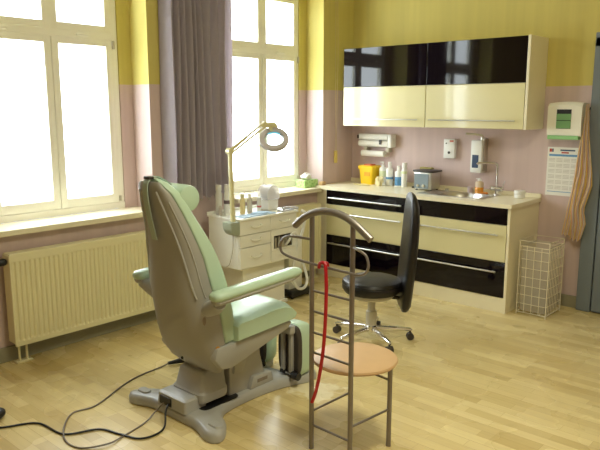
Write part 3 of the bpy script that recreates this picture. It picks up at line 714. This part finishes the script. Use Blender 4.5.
t = bottle('cream_tube', -3.86, 3.79, ZT, .018, .12, 'small white tube with red mark beside the cotton dispenser', 'tube', M['white'], M['white'], (.3, .12), bandm=mat('pink_red_mark', (214, 120, 120), .6), group='bottles on the cart', neck=.7)
b = BM(); box(b, (-3.91, 3.655, ZT), (-3.85, 3.735, ZT+.012), .004); tag(obj('dark_dish', b, M['dark'], None, True), 'small dark dish under the bottles on the cart', 'dish') if False else b.free()
t = thing('cotton_dispenser', 'clear rounded plastic dispenser with white cotton pads on the cart', 'dispenser', (-3.88, 3.93, ZT))
b = BM(); box(b, (-3.945, 3.865, ZT), (-3.825, 3.99, ZT+.09), .014, 3); part('pad_drawer', b, M['white'], t)
b = BM(); n_ = 20; se = []
for x in (-3.945, -3.825):
    se.append([(x, 3.928+.075*math.cos(a), ZT+.125+.085*math.sin(a)) for a in [R(-25+230*i/n_) for i in range(n_+1)]])
loft(b, se); part('clear_dome', b, mat('frosted_clear_plastic', (242, 240, 250), .25, alpha=.4), t)
b = BM(); cyl(b, (-3.93, 3.928, ZT+.13), (-3.84, 3.928, ZT+.13), .055); part('cotton_roll', b, M['paper'], t)
b = BM(); box(b, (-3.80, 3.46, ZT), (-3.69, 3.82, ZT+.008), .003); blob(b, (-3.76, 3.70, ZT+.010), (.05, .09, .010), seed=5, am=.4); tag(obj('cloth', b, M['cblue'], None, True), 'pale blue white cloth lying flat along the front of the cart top', 'cloth')
b = BM(); tube(b, spline([(-3.72, 3.93, ZT+.022), (-3.71, 3.98, ZT+.026), (-3.69, 4.03, ZT+.024), (-3.655, 4.05, ZT+.018)], 5), .011, 10); box(b, (-3.76, 3.90, ZT), (-3.69, 4.04, ZT+.012), .004)
tag(obj('handpiece', b, mat('grey_white_handpiece', (205, 205, 212), .35), None, True), 'grey white treatment handpiece in its rest on the cart top', 'handpiece')

# ================================================================ BLACK STOOL WITH BACKREST
sx, sy = -2.64, 3.71
t = thing('swivel_stool', 'black leather swivel stool with tall back and chrome star base', 'stool', (sx, sy, 0))
b = BM(); lathe(b, (sx, sy, .355), [(.13, 0), (.195, .012), (.212, .04), (.212, .065), (.208, .072), (.214, .08), (.205, .098), (.17, .11), (.001, .118)], 40); part('seat', b, M['leather'], t)
b = BM(); lathe(b, (sx, sy, .32), [(.06, 0), (.15, .008), (.16, .02), (.16, .036), (.001, .038)], 28); part('seat_plate', b, M['lgrey'], t)
b = BM(); lathe(b, (sx, sy, .10), [(.035, 0), (.038, .01), (.038, .12), (.028, .125), (.026, .14), (.026, .23)], 20); part('gas_lift', b, M['lgrey'], t)
dv = Vector((.74, .67, 0)).normalized(); sd = Vector((-.67, .74, 0)).normalized(); c0 = Vector((sx, sy, 0))
b = BM(); rings = []
for z, d_, th, hw in [(.235, .228, .010, .08), (.245, .230, .028, .12), (.28, .232, .040, .15), (.36, .236, .044, .165), (.48, .245, .045, .18), (.62, .256, .045, .19), (.76, .267, .044, .19), (.89, .273, .041, .18), (.98, .274, .035, .16), (1.035, .272, .026, .13), (1.065, .27, .014, .09), (1.073, .27, .005, .05)]:
    c = c0+dv*d_+Vector((0, 0, z)); rings.append([c+sd*hw*math.copysign(abs(math.cos(a))**.6, math.cos(a))+dv*(th*math.copysign(abs(math.sin(a))**.8, math.sin(a))-.012*math.cos(a)**2) for a in [2*PI*k/28 for k in range(28)]])
loft(b, rings); part('backrest', b, M['leather'], t)
b = BM(); tube(b, [c0+dv*.05+Vector((0, 0, .335)), c0+dv*.20+Vector((0, 0, .315)), c0+dv*.23+Vector((0, 0, .30))], .014, 10); part('back_bracket', b, M['dark'], t)
b = BM(); lathe(b, (sx, sy, .065), [(.02, 0), (.045, .005), (.045, .045), (.036, .055)], 20); part('hub', b, M['chrome'], t)
for k in range(5):
    a = R(44+72*k); u = Vector((math.cos(a), math.sin(a), 0)); e = c0+u*.285
    b = BM(); tube(b, [c0+u*.03+Vector((0, 0, .092)), c0+u*.15+Vector((0, 0, .088)), e+Vector((0, 0, .076)), e+u*.012+Vector((0, 0, .07))], [.019, .016, .013, .008], 10); lg = part('leg', b, M['chrome'], t)
    b = BM(); v = Vector((-u.y, u.x, 0)); cyl(b, e+Vector((0, 0, .05)), e+Vector((0, 0, .075)), .008, n=10)
    for s in (-1, 1): cyl(b, e+v*s*.006+Vector((0, 0, .026)), e+v*s*.022+Vector((0, 0, .026)), .026, n=18)
    cyl(b, e-v*.006+Vector((0, 0, .028)), e+v*.006+Vector((0, 0, .028)), .022, n=14)
    part('castor', b, M['dark'], lg)

# ================================================================ VALET STAND
A = (-1.955, 2.262); Bp = (-1.712, 2.255); Cc = (-1.945, 2.565); D = (-1.685, 2.535)
t = thing('valet_stand', 'grey metal valet stand with ladder back and round beech seat', 'valet stand', (-1.83, 2.4, 0))
b = BM()
def post(p, z1): 
    b = BM(); cyl(b, (p[0], p[1], .006), (p[0], p[1], z1), .0118, n=18); cyl(b, (p[0], p[1], 0), (p[0], p[1], .012), .0128, n=18); return b
for p in (A, Bp): part('post', post(p, 1.165), M['stand'], t)
for p in (Cc, D): part('leg', post(p, .432), M['stand'], t)
b = BM(); yb = 2.255
tube(b, spline([(-2.045, yb-.012, 1.108), (-1.99, yb-.012, 1.152), (-1.92, yb-.012, 1.184), (-1.84, yb-.012, 1.196), (-1.76, yb-.012, 1.186), (-1.69, yb-.012, 1.155), (-1.605, yb-.012, 1.098)], 8), .0165, 16); part('hanger_rail', b, M['stand'], t)
b = BM(); yl = yb-.028
loop = [(-1.955, yb, 1.052), (-2.05, yl, 1.058), (-2.10, yl, 1.045), (-2.125, yl, 1.012), (-2.12, yl, .978), (-2.09, yl, .962), (-2.0, yl, .950), (-1.85, yl, .942), (-1.72, yl, .938), (-1.66, yl, .937), (-1.618, yl, .955), (-1.605, yl, .99), (-1.62, yl, 1.03), (-1.66, yl, 1.048), (-1.712, yb, 1.05)]
tube(b, spline(loop, 6), .0062, 10); part('trouser_bar', b, M['stand'], t)
for z in (.805, .705, .60, .50, .125):
    b = BM(); cyl(b, (A[0], A[1], z), (Bp[0], Bp[1], z), .006, n=10); part('rung', b, M['stand'], t)
for p, q, z in ((A, Cc, .195), (Bp, D, .195), (Cc, D, .345)):
    b = BM(); cyl(b, (p[0], p[1], z), (q[0], q[1], z), .006, n=10); part('stretcher', b, M['stand'], t)
b = BM(); lathe(b, (-1.838, 2.452, .430), [(.19, 0), (.206, .004), (.210, .012), (.206, .020), (.19, .024), (.001, .024)], 56); part('seat', b, M['beech'], t)
# red strap
b = BM(); yr = yl-.012
path = [(-1.838, yl+.014, .93), (-1.843, yl+.012, .955), (-1.838, yl-.004, .966), (-1.830, yr-.004, .955), (-1.826, yr-.006, .92), (-1.823, yr-.006, .85), (-1.824, yr-.007, .76), (-1.828, yr-.008, .66), (-1.838, yr-.008, .55), (-1.856, yr-.008, .44), (-1.88, yr-.008, .34), (-1.905, yr-.008, .275)]
tube(b, spline(path, 6), .0085, 10, flat=.7); tube(b, spline([(-1.874, yl-.01, .935), (-1.866, yl-.012, .958), (-1.845, yl-.014, .966), (-1.828, yl-.014, .956)], 5), .008, 8)
tag(obj('strap', b, M['red'], None, True), 'red rubber strap looped over the valet stand bar and hanging down', 'strap')

# ================================================================ TREATMENT CHAIR
cx = -2.71
t = thing('treatment_chair', 'mint green pedicure treatment chair with grey shell, seen from behind', 'treatment chair', (cx, 2.35, 0))
def interp(tab, z):
    tab = sorted(tab)
    if z <= tab[0][0]: return tab[0][1]
    for (a, u), (c, v) in zip(tab, tab[1:]):
        if z <= c: return u+(v-u)*(z-a)/(c-a)
    return tab[-1][1]
Wt = [(1.31, .05), (1.29, .085), (1.24, .118), (1.2, .128), (1.08, .155), (.95, .185), (.75, .205), (.6, .218), (.4, .22), (.28, .20), (.25, .17)]
Se = [(1.31, 1.91), (1.28, 1.915), (1.23, 1.95), (1.10, 2.01), (.90, 2.08), (.75, 2.11), (.63, 2.15), (.52, 2.17), (.40, 2.19), (.25, 2.20)]
Bk = [(1.31, 1.895), (1.27, 1.885), (1.2, 1.90), (1.02, 1.945), (.86, 1.96), (.7, 1.965), (.5, 2.0), (.4, 2.03), (.31, 2.09), (.25, 2.16)]
Fr = [(1.315, 1.93), (1.30, 1.96), (1.25, 2.0), (1.16, 2.05), (1.0, 2.14), (.91, 2.18), (.77, 2.23), (.65, 2.25), (.52, 2.27), (.42, 2.28)]
zs = [.25, .27, .31, .36, .42, .5, .58, .66, .74, .82, .9, .98, 1.06, 1.14, 1.2, 1.24, 1.27, 1.285, 1.295]
b = BM(); rings = []
for z in zs:
    w_, s_, k_ = interp(Wt, z), interp(Se, z)-.004, interp(Bk, z); k_ = min(k_, s_-.015)
    w_ *= 1.0; n_ = 22; pts = []
    for i in range(n_+1):
        a = PI*i/n_; c_ = math.cos(a); sn = math.sin(a)
        pts.append((cx+w_*math.copysign(abs(c_)**.75, c_), s_-(s_-k_)*abs(sn)**.7, z))
    pts.append((cx-w_*.5, s_, z)); pts.append((cx+w_*.5, s_, z))
    rings.append(pts)
loft(b, rings); part('back_shell', b, M['shell'], t)
# moulded ridges on the shell
for s, f0, f1 in ((-1, .6, .9), (1, .6, .9), (-1, .93, .985), (1, .93, .985)):
    b = BM(); pts = []
    for z in [1.25, 1.2, 1.12, 1.04, .96, .88, .8, .74, .70]:
        q = (1.25-z)/.55; w_ = interp(Wt, z); s_, k_ = interp(Se, z)-.004, interp(Bk, z)
        fr = f0+(f1-f0)*q; c_ = min(1, fr)**(1/.75); sn = math.sqrt(max(0, 1-c_*c_))
        pts.append((cx+s*w_*fr, s_-(s_-k_)*sn**.7-.001, z))
    tube(b, spline(pts[(1 if f0 > .9 else 0):], 4), .0035 if f0 > .9 else .006, 8); part('shell_ridge', b, M['shell2'], t)
b = BM(); rings = []
for z in [.41, .42, .44, .5, .58, .66, .74, .82, .9, .98, 1.06, 1.14, 1.2, 1.24, 1.27, 1.29, 1.305, 1.312]:
    e = 1 if .44 <= z <= 1.27 else (.93 if z in (.42, 1.29) else (.82 if z in (.41, 1.305) else .6))
    w_, s_, f_ = interp(Wt, z)*1.02*e, interp(Se, z)+.001, interp(Fr, z); f_ = max(f_, s_+.01); f_ = s_+(f_-s_)*e
    n_ = 8; r_ = min(.035, (f_-s_)*.45, w_*.5); pts = []
    for (qx, qy, a0) in ((w_-r_, f_-r_, 0), (-w_+r_, f_-r_, 90)):
        for i in range(n_+1): a = R(a0+90*i/n_); pts.append((cx+qx+r_*math.cos(a), qy+r_*math.sin(a), z))
    r2 = r_*.4
    for (qx, qy, a0) in ((-w_+r2, s_+r2, 180), (w_-r2, s_+r2, 270)):
        for i in range(5): a = R(a0+90*i/4); pts.append((cx+qx+r2*math.cos(a), qy+r2*math.sin(a), z))
    rings.append(pts)
loft(b, rings); part('back_cushion', b, M['mint'], t)
# head roll and strap over the top
hy, hz = 2.055, 1.205
b = BM(); lathe(b, (cx-.125, hy, hz), [(.05, 0), (.064, .006), (.069, .02), (.069, .23), (.064, .244), (.05, .25)], 28, (1, 0, 0)); part('head_roll', b, M['mint'], t)
b = BM(); sp_ = spline([(cx, hy-.03, hz+.066), (cx, 1.985, 1.297), (cx, 1.94, 1.318), (cx, 1.893, 1.306), (cx, 1.876, 1.26), (cx, 1.888, 1.15), (cx, 1.922, 1.0)], 6)
tube(b, sp_, .020, 10, flat=1) if False else None
rows = []
for i, p in enumerate(sp_):
    tng = (sp_[min(i+1, len(sp_)-1)]-sp_[max(i-1, 0)]).normalized(); nn = Vector((0, tng.z, -tng.y))
    rows.append([p+Vector((sx_*.020, 0, 0))+nn*sy_*.0025 for sx_, sy_ in ((-1, -1), (1, -1), (1, 1), (-1, 1))])
loft(b, rows); part('head_roll_strap', b, MC, t)
b = BM(); box(b, (cx-.024, 1.885, 1.308), (cx+.024, 1.915, 1.322), .004); part('strap_buckle', b, M['dark'], t)
# screws, button, handle recess on the shell
b = BM(); lathe(b, (cx+.02, 2.055, .338), [(.008, 0), (.008, .006), (.004, .008)], 12, (0, -1, -.2)); part('shell_screw', b, M['black'], t)
b = BM(); lathe(b, (cx+.214, 2.135, .415), [(.013, 0), (.013, .006), (.006, .008)], 14, (1, -.4, 0)); part('side_button', b, mat('amber_button', (200, 140, 30), .3), t)
b = BM(); blob(b, (cx+.196, 2.075, .585), (.010, .022, .042), seed=1, am=0); part('shell_recess', b, mat('shell_recess_grey', (140, 128, 118), .5), t)
# seat pan and cushion
b = BM(); prism(b, [(2.12, .42), (2.10, .36), (2.15, .295), (2.22, .285), (2.66, .395), (2.69, .42), (2.68, .44)], 'x', cx-.235, cx+.235, .012); part('seat_pan', b, M['shell2'], t)
b = BM(); rings = []; n_ = 9
prof = [(2.235, .418), (2.235, .53), (2.26, .552), (2.34, .555), (2.44, .562), (2.54, .572), (2.62, .566), (2.68, .545), (2.715, .51), (2.725, .475), (2.71, .448), (2.66, .438)]
for i in range(n_+1):
    u = -1+2*i/n_; e = 1-.0*abs(u); k_ = 0 if abs(u) < .99 else .014
    yy0 = 2.45; zz0 = .50
    dome = -.014*u*u
    rings.append([(cx+.255*u, yy0+(y_-yy0)*(1-.06*(k_ > 0)), zz0+(z_-zz0)*(1-.22*(k_ > 0))+(dome if z_ > .5 else 0)) for y_, z_ in prof])
loft(b, rings); bmesh.ops.bevel(b, geom=[e for e in b.edges if len(e.link_faces) == 2 and e.calc_face_angle(0) > .9], offset=.010, segments=3, affect='EDGES'); part('seat_cushion', b, M['mint'], t)
# armrests
for s in (-1, 1):
    ax = cx+s*.325
    b = BM(); rings = []
    for y_, z_, e in [((2.012+(q_-2.012)*(.72 if s < 0 else 1)), z_, e) for q_, z_, e in [(2.012, .735, .4), (2.02, .735, .75), (2.04, .736, 1), (2.2, .742, 1), (2.4, .75, 1), (2.58, .757, 1), (2.63, .759, .85), (2.648, .759, .5)]]:
        rings.append([(ax+.046*e*math.copysign(abs(math.cos(a))**.7, math.cos(a)), y_, z_+.026*e*math.sin(a)) for a in [2*PI*k/20 for k in range(20)]])
    loft(b, rings); ar = part('armrest', b, M['mint'], t)
    b = BM(); rings = []
    for y_, z_, e in [((2.012+(q_-2.012)*(.72 if s < 0 else 1)), z_, e) for q_, z_, e in [(2.02, .712, .5), (2.035, .71, .9), (2.2, .715, 1), (2.4, .723, 1), (2.57, .732, .95), (2.63, .738, .6)]]:
        rings.append([(ax+.040*e*math.cos(a), y_, z_+.022*e*math.sin(a)) for a in [2*PI*k/16 for k in range(16)]])
    loft(b, rings); part('armrest_shell', b, M['shell2'], ar)
    b = BM(); tube(b, [(ax-s*.0, 2.06, .70), (ax-s*.05, 2.08, .665), (ax-s*.125, 2.09, .64)], [.034, .038, .044], 14); part('armrest_joint', b, M['shell2'], ar)
# leg rests
for s in (-1, 1):
    lx = cx+s*.15
    b = BM(); ring_ = lambda y_, e: [(lx+qx*e, y_, .215+qz*e) for qx, qz in [(.09*math.copysign(abs(math.cos(a))**.45, math.cos(a)), .165*math.copysign(abs(math.sin(a))**.6, math.sin(a))) for a in [2*PI*k/28 for k in range(28)]]]
    loft(b, [ring_(2.775, .95), ring_(2.785, 1.0), ring_(2.85, 1.0), ring_(2.868, .95), ring_(2.875, .85)]); lp = part('leg_pad', b, M['mint'], t)
    b = BM(); loft(b, [ring_(2.745, .90), ring_(2.752, .95), ring_(2.776, .96)]); part('pad_backing', b, M['dark'], lp)
    b = BM()
    for dx in (-.03, .035): box(b, (lx+dx-.012, 2.722, .09), (lx+dx+.012, 2.747, .345), .004)
    box(b, (lx-.06, 2.70, .335), (lx+.06, 2.745, .385), .006)
    split('slide_rail', b, M['shell2'], lp)
    b = BM(); cyl(b, (lx+.045, 2.735, .075), (lx+.095, 2.735, .075), .024, n=18); cyl(b, (lx-.045, 2.735, .085), (lx-.02, 2.735, .085), .018, n=16); split('wheel', b, M['black'], lp)
    b = BM(); cyl(b, (lx-.05, 2.735, .08), (lx+.06, 2.735, .076), .006, n=8); part('axle', b, M['chrome'], lp)
# column and base
b = BM()
def rbox(b, specs, r=.03):
    loft(b, [rr(x_, y_, hx, hy_, z_, r) for x_, y_, hx, hy_, z_ in specs])
rbox(b, [(cx, 2.185, .125, .095, .085), (cx, 2.185, .13, .10, .10), (cx, 2.185, .13, .10, .135), (cx, 2.19, .122, .093, .145), (cx, 2.20, .108, .082, .235), (cx, 2.205, .095, .07, .25)]); part('lift_housing', b, M['shell2'], t)
b = BM(); rbox(b, [(cx, 2.19, .05, .045, .235), (cx, 2.20, .05, .045, .30)], .02); part('lift_neck', b, M['shell'], t)
b = BM(); prism(b, [(2.30, .05), (2.61, .05), (2.59, .12), (2.53, .24), (2.55, .39), (2.34, .36), (2.31, .22)], 'x', cx-.11, cx+.11, .015)
prism(b, [(2.33, .18), (2.40, .18), (2.50, .38), (2.34, .34)], 'x', cx-.125, cx+.125, .012)
part('column', b, M['shell2'], t)
b = BM(); prism(b, [(2.44, .055), (2.64, .055), (2.62, .12), (2.47, .13)], 'x', cx-.135, cx+.135, .010); part('column_foot', b, M['shell2'], t)
b = BM(); box(b, (cx+.135, 2.50, .085), (cx+.137, 2.58, .105)); part('maker_badge', b, mat('badge_grey', (132, 122, 112), .5), t, False)
half = [(0, 1.995), (.10, 1.995), (.20, 1.99), (.30, 1.955), (.355, 1.955), (.385, 1.985), (.375, 2.03), (.31, 2.10), (.21, 2.16), (.165, 2.24), (.150, 2.36), (.150, 2.5), (.165, 2.64), (.20, 2.76), (.235, 2.86), (.225, 2.92), (.18, 2.94), (.13, 2.90), (.08, 2.80), (0, 2.78)]
outl = spline([(cx+a, c, 0) for a, c in half], 3); outl = [(p.x, p.y) for p in outl]+[(2*cx-p.x, p.y) for p in reversed(outl[1:-1])]
b = BM()
def off(o_, d_):
    m_ = len(o_); out = []
    for i in range(m_):
        p0, p1 = Vector(o_[i-1]), Vector(o_[(i+1) % m_]); tt = (p1-p0).normalized(); out.append((o_[i][0]-tt.y*d_, o_[i][1]+tt.x*d_))
    return out
area = sum(outl[i-1][0]*outl[i][1]-outl[i][0]*outl[i-1][1] for i in range(len(outl))); sg = 1 if area > 0 else -1
loft(b, [[(x_, y_, z_) for x_, y_ in off(outl, sg*d_)] for d_, z_ in ((.006, .0), (0, .006), (0, .034), (.008, .050), (.022, .058))]); part('base', b, M['shell2'], t)
b = BM(); rbox(b, [(cx-.02, 2.07, .125, .075, .055), (cx-.02, 2.07, .12, .07, .118), (cx-.02, 2.075, .11, .06, .128)], .015); pb = part('power_box', b, M['shell2'], t)
b = BM(); box(b, (cx-.115, 1.992, .062), (cx-.015, 1.998, .108), .001); part('inlet_recess', b, M['black'], pb, False)
b = BM(); rbox(b, [(cx, 2.22, .15, .13, .057), (cx, 2.22, .15, .13, .062)], .03); part('base_well', b, M['black'], t)
b = BM()
for s in (-1, 1): rbox(b, [(cx+s*.31, 2.03, .045, .028, .055), (cx+s*.31, 2.03, .04, .024, .066)], .02)
split('foot_cap', b, M['shell2'], t)

# ================================================================ CABLES
def floorline(pts, r, m, name, label, cat, zend=None):
    P = [(x, y, r+.001+(z[0] if z else 0)) for x, y, *z in pts]; b = BM(); tube(b, spline(P, 8), r, 8); return tag(obj(name, b, m, None, True), label, cat)
floorline([(-2.745, 1.995, .07), (-2.72, 1.955, .05), (-2.66, 1.90, .002), (-2.63, 1.82), (-2.66, 1.74), (-2.78, 1.70), (-2.90, 1.657), (-2.985, 1.51), (-3.20, 1.477), (-3.295, 1.325), (-3.42, 1.20), (-3.6, 1.0)], .0055, M['black'], 'power_cable', 'black power cable running from the treatment chair across the floor to the left', 'cable')
t = thing('remote_cable', 'thin grey cable looping on the floor left of the treatment chair', 'cable', (-3.0, 1.9, 0))
b = BM(); P = [(-2.78, 1.985, .075), (-2.80, 1.94, .03), (-2.78, 1.86, .005), (-2.74, 1.70, .005), (-2.72, 1.60, .012), (-2.79, 1.50, .005), (-2.90, 1.48, .005), (-3.02, 1.53, .014), (-3.17, 1.66, .005), (-3.16, 1.80, .005), (-3.28, 2.05, .005), (-3.33, 2.20, .005), (-3.345, 2.38, .005), (-3.335, 2.44, .02)]
tube(b, spline(P, 8), .0045, 8); part('cord', b, M['cable'], t)
b = BM(); tube(b, [(-3.336, 2.43, .018), (-3.30, 2.50, .026), (-3.25, 2.545, .03)], [.010, .017, .014], 12); part('plug', b, M['black'], t)
b = BM(); blob(b, (-3.43, 1.36, .028), (.05, .05, .030), seed=1, am=.05); tag(obj('black_knob', b, M['black'], None, True), 'round black object on the floor at the left picture edge', 'floor object')

# ================================================================ WIRE BASKET
t = thing('wire_basket', 'tall white wire basket on the floor right of the base cabinets', 'basket', (-1.99, 5.16, 0))
bx0, bx1, by0, by1, bz0, bz1 = -2.125, -1.885, 5.02, 5.32, .02, .61
b = BM(); r_ = .0042
for z in (bz0, bz1, bz1-.045):
    tube(b, [(bx0, by0, z), (bx1, by0, z), (bx1, by1, z), (bx0, by1, z)], r_, 6, closed=True)
for x in (bx0, bx1):
    for y in (by0, by1): cyl(b, (x, y, 0), (x, y, bz1), r_*1.1, n=8)
part('frame', b, M['wire'], t)
b = BM(); r2 = .0026
for k in range(1, 8):
    z = bz0+(bz1-bz0)*k/8
    for p, q in (((bx0, by0), (bx1, by0)), ((bx1, by0), (bx1, by1)), ((bx0, by0), (bx0, by1)), ((bx0, by1), (bx1, by1))): cyl(b, (*p, z), (*q, z), r2, n=6)
for k in range(1, 4):
    x = bx0+(bx1-bx0)*k/4
    for y in (by0, by1): cyl(b, (x, y, bz0), (x, y, bz1-.04), r2, n=6)
    cyl(b, (x, by0, bz0), (x, by1, bz0), r2, n=6)
for k in range(1, 9):
    y = by0+(by1-by0)*k/9
    for x in (bx0, bx1): cyl(b, (x, y, bz0), (x, y, bz1-.04), r2*.8, n=6)
part('wire_mesh', b, M['wire'], t)
b = BM(); loft(b, [[(bx0+.01+e, by0+.01+e, z), (bx1-.01-e, by0+.01+e, z), (bx1-.01-e, by1-.01-e, z), (bx0+.01+e, by1-.01-e, z)] for e, z in ((.012, .03), (.004, .12), (.008, .3), (.003, .45), (.006, .57))], False); part('liner_bag', b, mat('thin_liner_film', (224, 216, 196), .35, alpha=.4), t)
b = BM(); blob(b, (-2.0, 5.17, .115), (.075, .10, .085), seed=6, am=.4); tag(obj('cloth_bundle', b, M['grey'], None, True), 'grey crumpled cloth lying inside the wire basket', 'cloth')

# ================================================================ ADDED FILL LAMP (unseen, fixture for the warm fill light)
t = thing('added_fill_lamp', 'unseen round opal lamp added at the ceiling for warm fill light', 'lamp', (-1.0, 2.2, ZC-.14))
b = BM(); lathe(b, (-1.0, 2.2, ZC-.03), [(.38, 0), (.40, .01), (.40, .03)], 32); part('fill_lamp_base', b, M['white'], t)
b = BM(); lathe(b, (-1.0, 2.2, ZC-.14), [(.001, 0), (.2, .01), (.33, .05), (.37, .11)], 32); part('fill_lamp_shade', b, M['fill_glow'], t)
